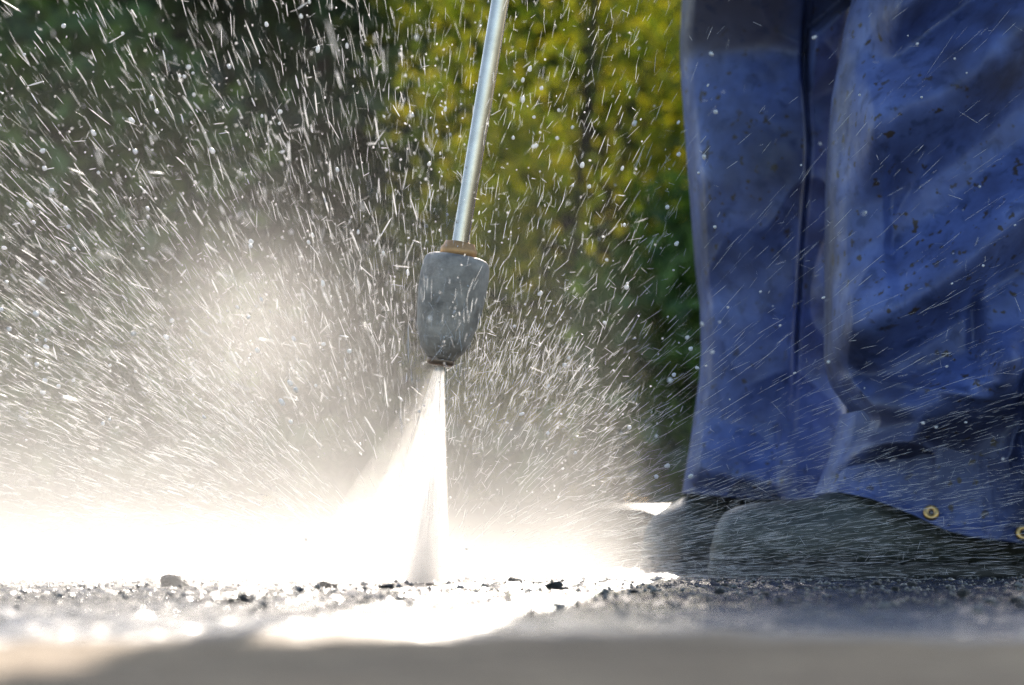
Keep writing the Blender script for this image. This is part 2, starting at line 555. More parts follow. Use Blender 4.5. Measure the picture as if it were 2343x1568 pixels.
def near_folds(px, py):
    e = crest(px, py, [(1960, 330), (2100, 275), (2200, 200), (2300, 105), (2420, 0)], 0.030, 190, 170)
    e += crest(px, py, [(1890, 775), (2000, 735), (2120, 665), (2260, 540), (2420, 420)], 0.030, 170, 130)
    e += crest(px, py, [(1885, 905), (1960, 955), (2060, 950), (2180, 905), (2240, 850)], 0.026, 95, 150, 110)
    e += crest(px, py, [(1875, 1062), (1950, 1040), (2040, 1015)], 0.013, 45, 50, 40)
    e += crest(px, py, [(1850, 1180), (2000, 1205), (2200, 1240), (2420, 1275)], 0.017, 120, 300)
    e += crest(px, py, [(2240, 850), (2320, 800), (2420, 700)], 0.016, 200, 130, 90)
    e += crest(px, py, [(2020, 75), (2120, -10), (2260, -120)], 0.028, 140, 110)
    e += crest(px, py, [(1900, 560), (1990, 520)], 0.010, 260, 300, 30)
    # the flap of cloth at the right edge
    xb = smoothed(py, [(600, 2400), (720, 2345), (900, 2291), (1000, 2299), (1160, 2336), (1300, 2350)])
    e += 0.020 * sstep(-3, 14, px - xb) * sstep(640, 800, py)
    xb = smoothed(py, [(-200, 2330), (480, 2312), (800, 2330)])
    e -= 0.022 * sstep(-6, 60, px - xb) * (1 - sstep(380, 640, py))
    e -= 0.007 * np.exp(-((px - 2192 - 0.03 * (py - 700)) / 16) ** 2) * sstep(640, 740, py) * (1 - sstep(860, 960, py))
    cr = 1 - np.abs(vnoise(px / 130 + py / 170, py / 60 - px / 240, 33)) * 2
    e += 0.0045 * np.clip(cr, 0, 1) ** 2 * sstep(780, 940, py)
    cr = 1 - np.abs(vnoise(px / 150 + py / 260, py / 190 + px / 260, 35)) * 2
    e += 0.0022 * np.clip(cr, 0, 1) ** 2
    e += 0.0012 * vnoise(px / 80, py / 70, 31) + 0.0003 * vnoise(px / 24, py / 24, 32)
    return e


def far_folds(px, py):
    e = crest(px, py, [(1540, -90), (1900, -110)], 0.034, 300, 245)
    e += crest(px, py, [(1540, 455), (1830, 380), (1900, 300)], 0.020, 300, 420)
    e += crest(px, py, [(1560, 800), (1700, 760), (1900, 700)], 0.006, 160, 200)
    tri = [(1560, 1065), (1620, 1080), (1700, 1100), (1750, 1110)]
    e += crest(px, py, tri, 0.016, 130, 60, 60)
    e += crest(px, py, [(1540, 1180), (1900, 1200)], 0.008, 80, 100)
    xs_ = smoothed(py, [(-300, 1832), (0, 1827), (80, 1829), (200, 1824), (361, 1828), (562, 1816), (776, 1807), (1130, 1790)])
    u = px - xs_
    e -= 0.010 * np.exp(-(u / 7.0) ** 2) * (1 - sstep(760, 1000, py))
    e -= 0.009 * sstep(0, 16, u) * (1 - sstep(800, 1050, py))
    # triangular fold by the seam
    e += crest(px, py, [(1838, 128), (1900, 76), (1975, 8), (2030, -40)], 0.026, 45, 150, 8)
    cr = 1 - np.abs(vnoise(px / 120 + py / 300, py / 260 - px / 300, 43)) * 2
    e += 0.003 * np.clip(cr, 0, 1) ** 2
    e += 0.0014 * vnoise(px / 90, py / 75, 41) + 0.0003 * vnoise(px / 24, py / 24, 42)
    return e


NEAR_L = [(-900, 1990), (-300, 1975), (-100, 1962), (0, 1951), (60, 1934), (110, 1926), (220, 1905), (300, 1898), (400, 1891), (600, 1888), (830, 1887),
          (880, 1901), (922, 1935), (950, 1961), (975, 1953), (1005, 1930), (1060, 1894), (1130, 1863)]
NEAR_R = [(-900, 2470), (300, 2440), (700, 2420), (1130, 2440)]
FAR_L = [(-900, 1600), (-100, 1562), (0, 1560), (90, 1556), (150, 1557), (250, 1564), (400, 1575), (600, 1590), (700, 1602), (800, 1605), (870, 1600), (1010, 1580), (1130, 1561)]
FAR_R = [(-900, 2060), (0, 2000), (200, 1950), (1130, 1930)]
NEAR_H = [(1840, 1132), (1862, 1133), (1900, 1128), (1960, 1142), (2050, 1178), (2120, 1213), (2180, 1229), (2343, 1247), (2460, 1250)]
FAR_H = [(1540, 1128), (1565, 1129), (1700, 1143), (1870, 1147), (1950, 1147)]
Y_TOP, Y_BOT = -820.0, 1130.0


def leg_front(px, py, Ls, Rs, d, ry, folds):
    """depth of the visible face of a trouser leg at a picture point"""
    L, R = smoothed(py, Ls, 8), smoothed(py, Rs, 8)
    u = np.clip((px - (L + R) / 2) / ((R - L) / 2), -1, 1)
    s = np.sqrt(np.clip(1 - u * u, 0, 1))
    return d - ry * s ** 0.75 - 2.7 * folds(px, py) * np.clip(s * 2.2, 0, 1)


def leg_mesh(Ls, Rs, H, d, ry, folds):
    nr, nf, nb = 430, 190, 50
    tf = np.linspace(math.pi, 0, nf)          # front, left to right
    tb = np.linspace(0, -math.pi, nb + 2)[1:-1]
    th = np.concatenate([tf, tb])
    t = np.linspace(0, 1, nr)
    py0 = Y_TOP + (Y_BOT - Y_TOP) * t
    PY = np.repeat(py0[:, None], len(th), 1)
    L, R = smoothed(PY, Ls, 8), smoothed(PY, Rs, 8)
    PX = (L + R) / 2 + (R - L) / 2 * np.cos(th)[None, :]
    hem = interp(PX, H)
    k = sstep(0.72, 1.0, t)[:, None]
    PY = PY + (hem - Y_BOT) * k
    s = np.abs(np.sin(th))[None, :]
    front = (np.sin(th) >= -1e-9)[None, :]
    dep = np.where(front, -ry * s ** 0.75 - 2.7 * folds(PX, PY) * np.clip(s * 2.2, 0, 1), ry * s ** 0.8)
    Yd = d + dep
    X = (PX - CX) * d / FOC
    Z = CAM_H - (PY - HY) * d / FOC
    # turned-in hem
    cx, cy = X.mean(1)[-1], d
    rows = [np.stack([X, Yd, Z], -1)]
    last = rows[0][-1]
    for sc_, dz in ((0.985, -0.0012), (0.965, 0.0), (0.94, 0.006), (0.90, 0.03), (0.80, 0.09)):
        r = last.copy()
        r[:, 0] = cx + (r[:, 0] - cx) * sc_
        r[:, 1] = cy + (r[:, 1] - cy) * sc_
        r[:, 2] += dz
        rows.append(r[None])
    V = np.concatenate(rows, 0)
    return V.reshape(-1, 3), grid_faces(V.shape[0], len(th), True)


person = empty('person', (0.40, D_N + 0.15, 0))
tag(person, 'person in blue work trousers and dark rubber boots standing behind the spray', 'person')
v1, f1 = leg_mesh(NEAR_L, NEAR_R, NEAR_H, D_N + 0.11, 0.115, near_folds)
v2, f2 = leg_mesh(FAR_L, FAR_R, FAR_H, D_F, 0.095, far_folds)
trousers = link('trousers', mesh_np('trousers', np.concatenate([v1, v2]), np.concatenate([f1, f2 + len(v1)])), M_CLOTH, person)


def tube(vs, fs, pts, rad, n=20, squash=(1, 1), cap=True):
    """loft round sections along a path"""
    pts = np.array(pts, float)
    base = sum(len(q) for q in vs)
    t = np.arange(n) * 2 * math.pi / n
    rings = []
    for i, p_ in enumerate(pts):
        d_ = pts[min(i + 1, len(pts) - 1)] - pts[max(i - 1, 0)]
        d_ /= np.linalg.norm(d_)
        u = np.cross([0, 1, 0.001], d_); u /= np.linalg.norm(u); w = np.cross(d_, u)
        rings.append(p_ + (np.cos(t)[:, None] * u * squash[0] + np.sin(t)[:, None] * w * squash[1]) * rad[i])
    nr = len(pts)
    f = [grid_faces(nr, n, True) + base]
    if cap:
        rings.append(pts[:1]); rings.append(pts[-1:])
        i0 = base + nr * n; j = np.arange(n); j2 = (j + 1) % n
        f.append(np.stack([j2 + base, j + base, np.full(n, i0), np.full(n, i0)], -1)[:, :3])
        f.append(np.stack([j + base + (nr - 1) * n, j2 + base + (nr - 1) * n, np.full(n, i0 + 1)], -1))
    vs.append(np.concatenate(rings))
    fs.extend(f)


def tube_mesh(name, pts, rad, n=28, squash=(1, 1), cap=True):
    vs, fs = [], []
    tube(vs, fs, pts, rad, n, squash, cap)
    return mesh_np(name, np.concatenate(vs), fs)


# jacket, hood and sleeves reaching to the lance (above the picture; they throw the shade on the paving)
vs, fs = [], []
px_, py_ = 0.40, 3.66
tube(vs, fs, [(px_, py_, 0.72), (px_, py_, 0.92), (px_, py_ - 0.02, 1.10), (px_ - 0.03, py_ - 0.05, 1.30), (px_ - 0.05, py_ - 0.08, 1.45), (px_ - 0.06, py_ - 0.09, 1.52)],
     [0.195, 0.21, 0.205, 0.215, 0.19, 0.08], 28, (1.0, 0.72))
GRIP = Vector((0.046, 3.0, 0.88))
tube(vs, fs, [(px_ - 0.20, py_ - 0.10, 1.42), (px_ - 0.27, py_ - 0.28, 1.20), (px_ - 0.22, py_ - 0.44, 0.94), (GRIP.x + 0.03, 3.06, 0.90)], [0.075, 0.065, 0.055, 0.045])
tube(vs, fs, [(px_ + 0.15, py_ - 0.10, 1.42), (px_ + 0.16, py_ - 0.30, 1.22), (px_ - 0.02, py_ - 0.45, 1.16), (GRIP.x + 0.09, 3.06, 1.12)], [0.075, 0.065, 0.055, 0.045])
link('jacket', mesh_np('jacket', np.concatenate(vs), fs), M_JACKET, person)
vs, fs = [], []
tube(vs, fs, [(px_ - 0.06, py_ - 0.09, 1.50), (px_ - 0.07, py_ - 0.11, 1.58), (px_ - 0.08, py_ - 0.13, 1.67), (px_ - 0.08, py_ - 0.13, 1.76), (px_ - 0.08, py_ - 0.12, 1.80)], [0.085, 0.10, 0.115, 0.095, 0.03])
link('hood', mesh_np('hood', np.concatenate(vs), fs), M_JACKET, person)

BOOT_TOP = [(0.0, 0.030), (0.002, 0.048), (0.006, 0.060), (0.014, 0.072), (0.028, 0.0795), (0.05, 0.083), (0.085, 0.0855), (0.11, 0.088), (0.135, 0.095), (0.16, 0.10), (0.20, 0.11), (0.29, 0.12), (0.345, 0.13), (0.36, 0.09), (0.362, 0.06)]
BOOT_W = [(0.0, 0.016), (0.004, 0.026), (0.012, 0.036), (0.03, 0.0465), (0.06, 0.053), (0.10, 0.054), (0.16, 0.044), (0.22, 0.040), (0.30, 0.043), (0.345, 0.036), (0.362, 0.015)]


def boot(toe_x, y, turn, label, rise=0.0):
    """rubber boot lying along +x from its toe; local frame then turned about the vertical"""
    n = 44
    q = np.concatenate([np.linspace(0, 0.03, 16), np.linspace(0.034, 0.362, 46)])
    t = np.arange(n) * 2 * math.pi / n
    zt = smoothed(q, BOOT_TOP, 0.0035) + rise * sstep(0.02, 0.075, q); w = smoothed(q, BOOT_W, 0.004)
    zb = 0.012
    V = np.zeros((len(q), n, 3))
    cz = zb + (zt - zb) * 0.42
    V[:, :, 0] = q[:, None]
    V[:, :, 1] = w[:, None] * np.sign(np.cos(t)) * np.abs(np.cos(t)) ** 0.8
    s = np.sin(t)
    V[:, :, 2] = np.where(s > 0, cz[:, None] + (zt - cz)[:, None] * np.abs(s) ** 0.9, cz[:, None] - (cz - zb)[:, None] * np.abs(s) ** 0.55)
    # creases across the instep
    V[:, :, 2] += 0.0016 * np.sin(q * 260)[:, None] * np.exp(-((q - 0.115) / 0.025) ** 2)[:, None] * (s > 0)
    b0 = empty('boot_base', (0, 0, 0))
    bpy.data.objects.remove(b0)
    body = np.concatenate([V.reshape(-1, 3), V[0].mean(0)[None], V[-1].mean(0)[None]])
    i0 = len(q) * n; j = np.arange(n); j2 = (j + 1) % n
    F = [grid_faces(len(q), n, True), np.stack([j2, j, np.full(n, i0)], -1), np.stack([j + i0 - n, j2 + i0 - n, np.full(n, i0 + 1)], -1)]
    vs, fs = [body], list(F)
    tube(vs, fs, [(0.245, 0, 0.10), (0.245, 0, 0.2), (0.25, 0, 0.30), (0.25, 0, 0.36)], [0.068, 0.058, 0.062, 0.065], 26, (1, 0.8), False)
    R = np.array(Matrix.Rotation(turn, 3, 'Z'))
    o = np.array([toe_x, y, 0.0])
    bo = link('boot', mesh_np('boot', np.concatenate(vs) @ R.T + o, fs), M_RUBBER, person)
    bo['label'] = label
    # sole: outline of the foot, 14 mm thick, a little proud of the upper
    m = 30
    qs = np.concatenate([np.linspace(0, 0.02, 8), np.linspace(0.03, 0.366, m)])
    ws = smoothed(qs, BOOT_W, 0.004) + 0.0025
    out = np.concatenate([np.stack([qs - 0.002, -ws], -1), np.stack([qs[::-1] - 0.002, ws[::-1]], -1)])
    rows = [np.concatenate([out * [1, 1], np.full((len(out), 1), zz)], 1) for zz in (-0.001, 0.004, 0.0135, 0.0145)]
    rows.insert(0, np.concatenate([np.tile(out.mean(0), (len(out), 1)), np.full((len(out), 1), -0.001)], 1))
    rows.append(np.concatenate([np.tile(out.mean(0), (len(out), 1)), np.full((len(out), 1), 0.0146)], 1))
    SV = np.stack(rows)
    link('sole', mesh_np('sole', SV.reshape(-1, 3) @ R.T + o, grid_faces(len(rows), len(out), True), False), M_SOLE, bo)


boot((1633 - CX) * D_N / FOC, D_N + 0.02, 0.10, 'near boot with a rounded wet toe')
boot((1481 - CX) * D_F / FOC, D_F, 0.35, 'far boot half lost in the spray', 0.016)


def snap(px, py, tilt):
    y = float(leg_front(np.array([px]), np.array([py]), NEAR_L, NEAR_R, D_N + 0.11, 0.115, near_folds)[0])
    d = D_N + 0.11
    c = Vector(((px - CX) * d / FOC, y, CAM_H - (py - HY) * d / FOC))
    def at_(qx, qy):
        return float(leg_front(np.array([qx]), np.array([qy]), NEAR_L, NEAR_R, d, 0.115, near_folds)[0])
    st = 14 * d / FOC
    nrm = Vector(((at_(px + 14, py) - at_(px - 14, py)) / (2 * st), -1, -(at_(px, py + 14) - at_(px, py - 14)) / (2 * st))).normalized()
    nrm = (nrm * 0.35 + Vector((0, -1, 0)) * 0.65).normalized()
    R_, r_ = 0.0055, 0.0033
    a1 = np.linspace(0, 2 * math.pi, 28, endpoint=False); a2 = np.linspace(0, 2 * math.pi, 12, endpoint=False)
    A, B = np.meshgrid(a1, a2, indexing='ij')
    V = np.stack([(R_ + r_ * np.cos(B)) * np.cos(A), -r_ * np.sin(B) * 0.8, (R_ + r_ * np.cos(B)) * np.sin(A)], -1)
    f = grid_faces(28, 12, True)
    f2 = np.stack([27 * 12 + np.arange(12), 27 * 12 + (np.arange(12) + 1) % 12, (np.arange(12) + 1) % 12, np.arange(12)], -1)
    Rm = np.array(Vector((0, -1, 0)).rotation_difference(nrm).to_matrix())
    off = np.array(nrm)
    o = link('snap_ring', mesh_np('snap_ring', V.reshape(-1, 3) @ Rm.T + np.array(c) + off * 0.0055, [f, f2]), M_BRASS, trousers)
    vs, fs = [], []
    tube(vs, fs, [(0, 0.0006, 0), (0, -0.0006, 0)], [0.0042, 0.0040], 20)
    link('snap_centre', mesh_np('snap_centre', np.concatenate(vs) @ Rm.T + np.array(c) + off * 0.006, fs), M_DARK, trousers)


snap(2090, 1178, 0.0)
snap(2290, 1222, 0.5)

# ------------------------------------------------------------------ the pressure washer lance
TIP = P(1008, 828, 3.0)
TOPP = P(1151, 0, 3.0)
AX = (TOPP - P(1056, 575, 3.0)).normalized()


def along(s):
    return TIP + AX * s


lance = empty('pressure_washer_lance', along(0))
tag(lance, 'steel pressure washer lance with a grey nozzle pointing down at the wet paving', 'pressure washer')
u_ = 3.0 / FOC


def lathe(name, prof, mat, parent=lance, n=40, axis=None):
    pts = [axis(s) if axis else along(s) for s, r in prof]
    vs, fs = [], []
    base = 0
    X_ = Vector((0, 1, 0)).cross(AX).normalized(); Y_ = AX.cross(X_)
    t = np.arange(n) * 2 * math.pi / n
    ring = np.cos(t)[:, None] * np.array(X_) + np.sin(t)[:, None] * np.array(Y_)
    V = np.concatenate([np.array(p_)[None] + ring * r for p_, (s, r) in zip(pts, prof)])
    return link(name, mesh_np(name, V, grid_faces(len(prof), n, True)), mat, parent)


# grey rubber nozzle guard: wide shoulder, tapering to the mouth
S = 1 / math.cos(0.165)
prof = [(px_len * 0.955 * u_ * S, r * u_) for px_len, r in ((4, 20), (7, 32), (12, 36), (20, 42), (28, 50), (45, 57), (80, 67), (120, 74), (160, 78), (205, 79), (230, 77), (243, 73), (250, 66), (253, 56), (253.5, 30))]
nz = lathe('nozzle_guard', prof, M_GREY)
M_MOUTH = plain('mouth_metal', (0.22, 0.15, 0.10), 0.35, 0.7)
lathe('nozzle_mouth', [(-10 * u_, 10 * u_), (-9 * u_, 26 * u_), (-5 * u_, 31 * u_), (2 * u_, 32 * u_), (8 * u_, 30 * u_), (12 * u_, 12 * u_)], M_MOUTH)
lathe('collar', [(244 * u_, 20 * u_), (244 * u_, 39 * u_), (247 * u_, 42 * u_), (261 * u_, 42 * u_), (264 * u_, 39 * u_), (267 * u_, 37 * u_), (276 * u_, 34 * u_), (278 * u_, 22 * u_)], M_COPPER)
top_s = (GRIP - TIP).length
pr = [(262 * u_, 19.5 * u_), (600 * u_, 20 * u_), (1100 * u_, 20.5 * u_), (top_s, 20.5 * u_)]
lathe('lance_tube', pr, M_STEEL)
lathe('handle_grip', [(top_s - 0.12, 0.012), (top_s - 0.118, 0.018), (top_s - 0.02, 0.019), (top_s + 0.12, 0.02), (top_s + 0.14, 0.012)], M_DARK)

# ------------------------------------------------------------------ stones and clods on the paving
def stone_mesh(seed, flat):
    bm = bmesh.new()
    bmesh.ops.create_icosphere(bm, subdivisions=3, radius=1)
    r2 = random.Random(seed)
    pl = [(Vector((r2.gauss(0, 1), r2.gauss(0, 1), r2.gauss(0, 1))).normalized(), r2.uniform(0.55, 0.9)) for _ in range(13)]
    off = r2.uniform(0, 99)
    for v in bm.verts:
        c = v.co.copy()
        s = 1.0
        for n_, d_ in pl:
            k_ = c.dot(n_)
            if k_ > d_: s = min(s, d_ / k_ + 0.06 * (1 - d_ / k_))
        w = float(vnoise(np.array([c.x * 2.3 + off]), np.array([c.y * 2.3 + c.z * 2.9]), 3)[0]) * 0.13 + float(vnoise(np.array([c.x * 6 + off]), np.array([c.y * 6 + c.z * 7]), 4)[0]) * 0.07
        v.co = c * (s + w)
        v.co.z *= flat
    me = bpy.data.meshes.new('stone')
    bm.to_mesh(me); bm.free()
    me.polygons.foreach_set('use_smooth', np.ones(len(me.polygons), dtype=bool))
    me.materials.append(M_STONE)
    return me


STONES = [  # px, base py, width px, height px, name, label
    (395, 1347, 74, 40, 'stone', 'large pale stone veiled by the mist at the left'),
    (556, 1388, 50, 36, 'dirt_clod', 'dark blurred clod on the glittering paving at the left, tallest there'),
    (530, 1390, 34, 14, 'dirt_clod', 'flat dark clod leaning on the left side of the tall blurred clod'),
    (750, 1352, 54, 30, 'stone', 'pale peaked stone in the mist left of the water jet'),
    (886, 1354, 46, 15, 'stone', 'low flat pale stone just left of the foot of the jet'),
    (985, 1342, 30, 10, 'stone', 'small low stone at the foot of the water jet'),
    (1177, 1340, 38, 20, 'stone', 'rounded pale stone right of the water jet'),
    (1268, 1349, 46, 27, 'stone', 'sharp dark peaked stone between the jet and the boots'),
    (1292, 1350, 26, 10, 'stone', 'small stone against the right side of the sharp peaked stone'),
    (1217, 1415, 22, 18, 'stone', 'dark blurred stone on the paving nearer the lens, below the peaked stone'),
    (1362, 1348, 32, 9, 'stone', 'flat stone halfway between the peaked stone and the near boot'),
    (1450, 1366, 20, 13, 'stone', 'small dark stone left of and nearer than the near boot'),
    (1645, 1360, 24, 18, 'stone', 'dark pointed stone in front of the toe of the near boot'),
    (1664, 1343, 34, 9, 'stone', 'low stone just under the toe of the near boot'),
    (1752, 1363, 24, 13, 'stone', 'dark stone in front of the instep of the near boot'),
    (1784, 1379, 20, 15, 'stone', 'left of a pair of dark stones on the silvery wet paving'),
    (1820, 1380, 28, 18, 'stone', 'right and larger of a pair of dark stones on the silvery wet paving'),
    (1971, 1357, 28, 8, 'stone', 'flat stone below the middle of the near boot'),
    (2006, 1345, 22, 12, 'stone', 'grey stone at the sole of the near boot, below its middle'),
    (2049, 1353, 26, 15, 'stone', 'dark stone under the brass snap of the trousers'),
    (2087, 1345, 26, 15, 'stone', 'pale grey stone behind the dark one under the brass snap'),
    (2201, 1370, 34, 21, 'stone', 'dark peaked stone at the right on the silvery wet paving'),
    (2320, 1377, 32, 14, 'stone', 'flat dark stone near the right edge'),
    (2336, 1396, 26, 17, 'stone', 'dark stone at the right edge nearest the lens'),
    (282, 1364, 28, 13, 'dirt_clod', 'small dark clod below and left of the large misty stone'),
    (455, 1389, 34, 12, 'dirt_clod', 'low dark clod left of the tall blurred clod'),
    (610, 1376, 24, 13, 'dirt_clod', 'small clod right of the tall blurred clod'),
]
for i, (px, by, w, h, nm, lab) in enumerate(STONES):
    d = CAM_H * FOC / (by - HY)
    me = stone_mesh(100 + i, 1.0)
    o = link(nm, me)
    p_ = P(px, by, d)
    sx_ = w * d / FOC / 2 * 1.08
    sz_ = h * d / FOC * 0.62
    o.scale = (sx_, sx_ * 0.9, sz_)
    o.location = (p_.x, d, ground_z(p_.x, d) + sz_ * 0.62)
    o.rotation_euler = (0, 0, random.uniform(0, 0.4))
    tag(o, lab, 'stone' if nm == 'stone' else 'clod', 'stones and clods lying on the wet paving')

# fine grit
n = 4500
gx = rng.uniform(-0.62, 0.66, n); gy = 1.7 + rng.power(1.6, n) * 1.9
gr = rng.uniform(0.0007, 0.0022, n) * np.where(rng.random(n) < 0.08, 2.0, 1)
gz = relief(gx, gy)
octv = np.array([[1, 0, 0], [-1, 0, 0], [0, 1, 0], [0, -1, 0], [0, 0, 0.9], [0, 0, -0.6]], float)
octf = np.array([[0, 2, 4], [2, 1, 4], [1, 3, 4], [3, 0, 4], [2, 0, 5], [1, 2, 5], [3, 1, 5], [0, 3, 5]])
V = np.stack([gx, gy, gz + gr * 0.4], -1)[:, None, :] + octv[None] * gr[:, None, None] * rng.uniform(0.6, 1.4, (n, 6, 3))
F = octf[None] + np.arange(n)[:, None, None] * 6
gm = link('grit', mesh_np('grit', V.reshape(-1, 3), F.reshape(-1, 3), False), M_GRIT)
tag(gm, 'fine dark grit washed over the wet paving', 'grit', None, 'stuff')

# ------------------------------------------------------------------ water: jet, mist, spray, drops
FOOT = P(962, 1340, 3.0)
MOUTH = along(-8 * u_)


def fan(name, x0a, x0b, x1a, x1b, thick, density, g, ztop=None):
    """closed flat cone of spray from the nozzle mouth to the paving"""
    n, m = 28, 12
    t = np.arange(n) * 2 * math.pi / n
    rows = []
    for i in range(m + 1):
        s = i / m
        xa = (x0a + (x1a - x0a) * s - CX) * u_; xb = (x0b + (x1b - x0b) * s - CX) * u_
        z = MOUTH.z + (0.003 - MOUTH.z) * s
        rows.append(np.stack([(xa + xb) / 2 + (xb - xa) / 2 * np.cos(t), 3.0 + (0.004 + thick * s) * np.sin(t), np.full(n, z)], -1))
    rows.insert(0, np.tile(rows[0].mean(0), (n, 1))); rows.append(np.tile(rows[-1].mean(0), (n, 1)))
    k, v = vol_mat(name + '_water', density, g)
    body = np.concatenate(rows[1:-1] + [rows[0][:1], rows[-1][:1]])
    j = np.arange(n); j2 = (j + 1) % n; i0 = (m + 1) * n
    F = [grid_faces(m + 1, n, True)[:, ::-1], np.stack([j, j2, np.full(n, i0)], -1), np.stack([j2 + m * n, j + m * n, np.full(n, i0 + 1)], -1)]
    return link(name, mesh_np(name, body, F), k.m, jet)


jet = empty('water_jet', FOOT)
tag(jet, 'fan shaped white jet of water shooting from the nozzle down to the paving', 'water jet')
fan('jet_core', 1000, 1016, 925, 1024, 0.022, 60, 0.6)
fan('jet_fan', 992, 1018, 860, 1030, 0.028, 17, 0.6)
fan('jet_veil', 988, 1012, 770, 1022, 0.04, 4.5, 0.6)
fan('jet_edge', 984, 1012, 660, 1022, 0.05, 2.6, 0.6)


def spindles(pos, dirn, length, rad, prof=((-0.5, 0.0), (-0.34, 0.9), (0.30, 1.0), (0.5, 0.0)), k=4):
    """many thin drawn-out drops as one array mesh"""
    n = len(pos)
    dirn = dirn / np.linalg.norm(dirn, axis=1)[:, None]
    u = np.cross(dirn, np.array([0.31, 0.2, 0.93])); u /= np.linalg.norm(u, axis=1)[:, None]
    w = np.cross(dirn, u)
    V = np.zeros((n, 2 + 2 * k, 3))
    V[:, 0] = pos + dirn * length[:, None] * prof[0][0]
    V[:, 1] = pos + dirn * length[:, None] * prof[3][0]
    for j in range(k):
        a_ = 2 * math.pi * j / k
        rr = (u * math.cos(a_) + w * math.sin(a_)) * rad[:, None]
        V[:, 2 + j] = pos + dirn * length[:, None] * prof[1][0] + rr * prof[1][1]
        V[:, 2 + k + j] = pos + dirn * length[:, None] * prof[2][0] + rr * prof[2][1]
    f = []
    for j in range(k):
        j2 = (j + 1) % k
        f += [[0, 2 + j2, 2 + j], [1, 2 + k + j, 2 + k + j2], [2 + j, 2 + j2, 2 + k + j2], [2 + j, 2 + k + j2, 2 + k + j]]
    F = np.array(f)[None] + (np.arange(n) * (2 + 2 * k))[:, None, None]
    return V.reshape(-1, 3), F.reshape(-1, 3)


# filaments inside the jet
n = 260
s = rng.uniform(0.02, 0.95, n); q = rng.beta(2.2, 1.2, n)
x1 = 800 + (1022 - 800) * q; x0 = 994 + 20 * q
top = np.stack([(x0 - CX) * u_, 3.0 + rng.normal(0, 0.002, n), np.full(n, MOUTH.z)], -1)
bot = np.stack([(x1 - CX) * u_, 3.0 + rng.normal(0, 0.012, n), np.zeros(n)], -1)
V, F = spindles(top + (bot - top) * s[:, None], bot - top, rng.uniform(0.01, 0.05, n), rng.uniform(0.00008, 0.0002, n))
o = link('filament', mesh_np('filament', V, F), M_DROP, jet)
o['kind'] = 'stuff'

# mist: a closed body of fine spray that thins out upwards and towards the boots
k, v = vol_mat('mist', 1.0, 0.62)
p = k.pos()
sp = k.n('ShaderNodeSeparateXYZ'); k.l(p, sp.inputs[0])
x_, y_, z_ = sp.outputs
nz1 = k.noise(7, 4, 0.55, p)
nz2 = k.noise(19, 3, 0.6, p)
tex = k.math('ADD', k.math('MULTIPLY', nz1, 1.3), k.math('MULTIPLY', nz2, 0.7))      # about 1
hs = k.mr(x_, -0.45, 0.12, 0.122, 0.092)
fall = k.math('EXPONENT', k.math('MULTIPLY', k.math('DIVIDE', z_, hs), -1.0))
xm = k.mr(x_, 0.05, 0.18, 1.0, 0.09)
yo = k.math('ADD', y_, k.mr(x_, -0.16, 0.0, 0.32, 0.0))
ym = k.math('MULTIPLY', k.mr(yo, 2.88, 3.12), k.mr(y_, 3.5, 4.1, 1.0, 0.0))
fall2 = k.math('EXPONENT', k.math('MULTIPLY', z_, -1 / 0.045))
low = k.math('MULTIPLY', k.math('ADD', k.math('MULTIPLY', fall, 0.60), k.math('MULTIPLY', fall2, 0.40)), k.math('MULTIPLY', xm, ym))
# a puff thrown up left of the lance
hx = k.math('DIVIDE', k.math('ADD', x_, 0.262), 0.085)
hz = k.math('DIVIDE', k.math('SUBTRACT', z_, 0.262), 0.08)
hy = k.math('DIVIDE', k.math('SUBTRACT', y_, 3.2), 0.2)
puff = k.math('EXPONENT', k.math('MULTIPLY', k.math('ADD', k.math('ADD', k.math('MULTIPLY', hx, hx), k.math('MULTIPLY', hz, hz)), k.math('MULTIPLY', hy, hy)), -1.0))
tot = k.math('MULTIPLY', k.math('ADD', low, k.math('MULTIPLY', puff, 0.55)), tex)
k.l(tot, v.inputs['Density'])
bm = bmesh.new()
bmesh.ops.create_cube(bm, size=1)
for vv in bm.verts:
    vv.co = Vector((-0.42 + vv.co.x * 1.6, 3.33 + vv.co.y * 1.6, 0.275 + vv.co.z * 0.55))
me = bpy.data.meshes.new('mist'); bm.to_mesh(me); bm.free()
o = link('mist', me, k.m)
tag(o, 'bright white mist rolling over the paving around the jet', 'mist', None, 'stuff')

O = np.array([FOOT.x, 3.0, 0.0])


def field(n, rmean, phi, ysd, rmax=1.1, kexp=1.0):
    """points thrown out from the foot of the jet: phi in degrees from the left over the top to the right"""
    out = []
    r = rng.gamma(1.6 * kexp, rmean, n)
    r = np.where(r > rmax, rng.uniform(0.2, 1, n) * rmax, r)
    r = np.where(r < 0.22, np.where(rng.random(n) < (r / 0.22) ** 1.5, r, rng.uniform(0.22, 0.75, n)), r)
    ph = np.radians(phi)
    dx = -np.cos(ph) * r; dz = np.sin(ph) * r
    dy = rng.normal(0, 1, n) * ysd * (0.25 + r)
    pos = O + np.stack([dx, dy, dz], -1)
    return pos, r


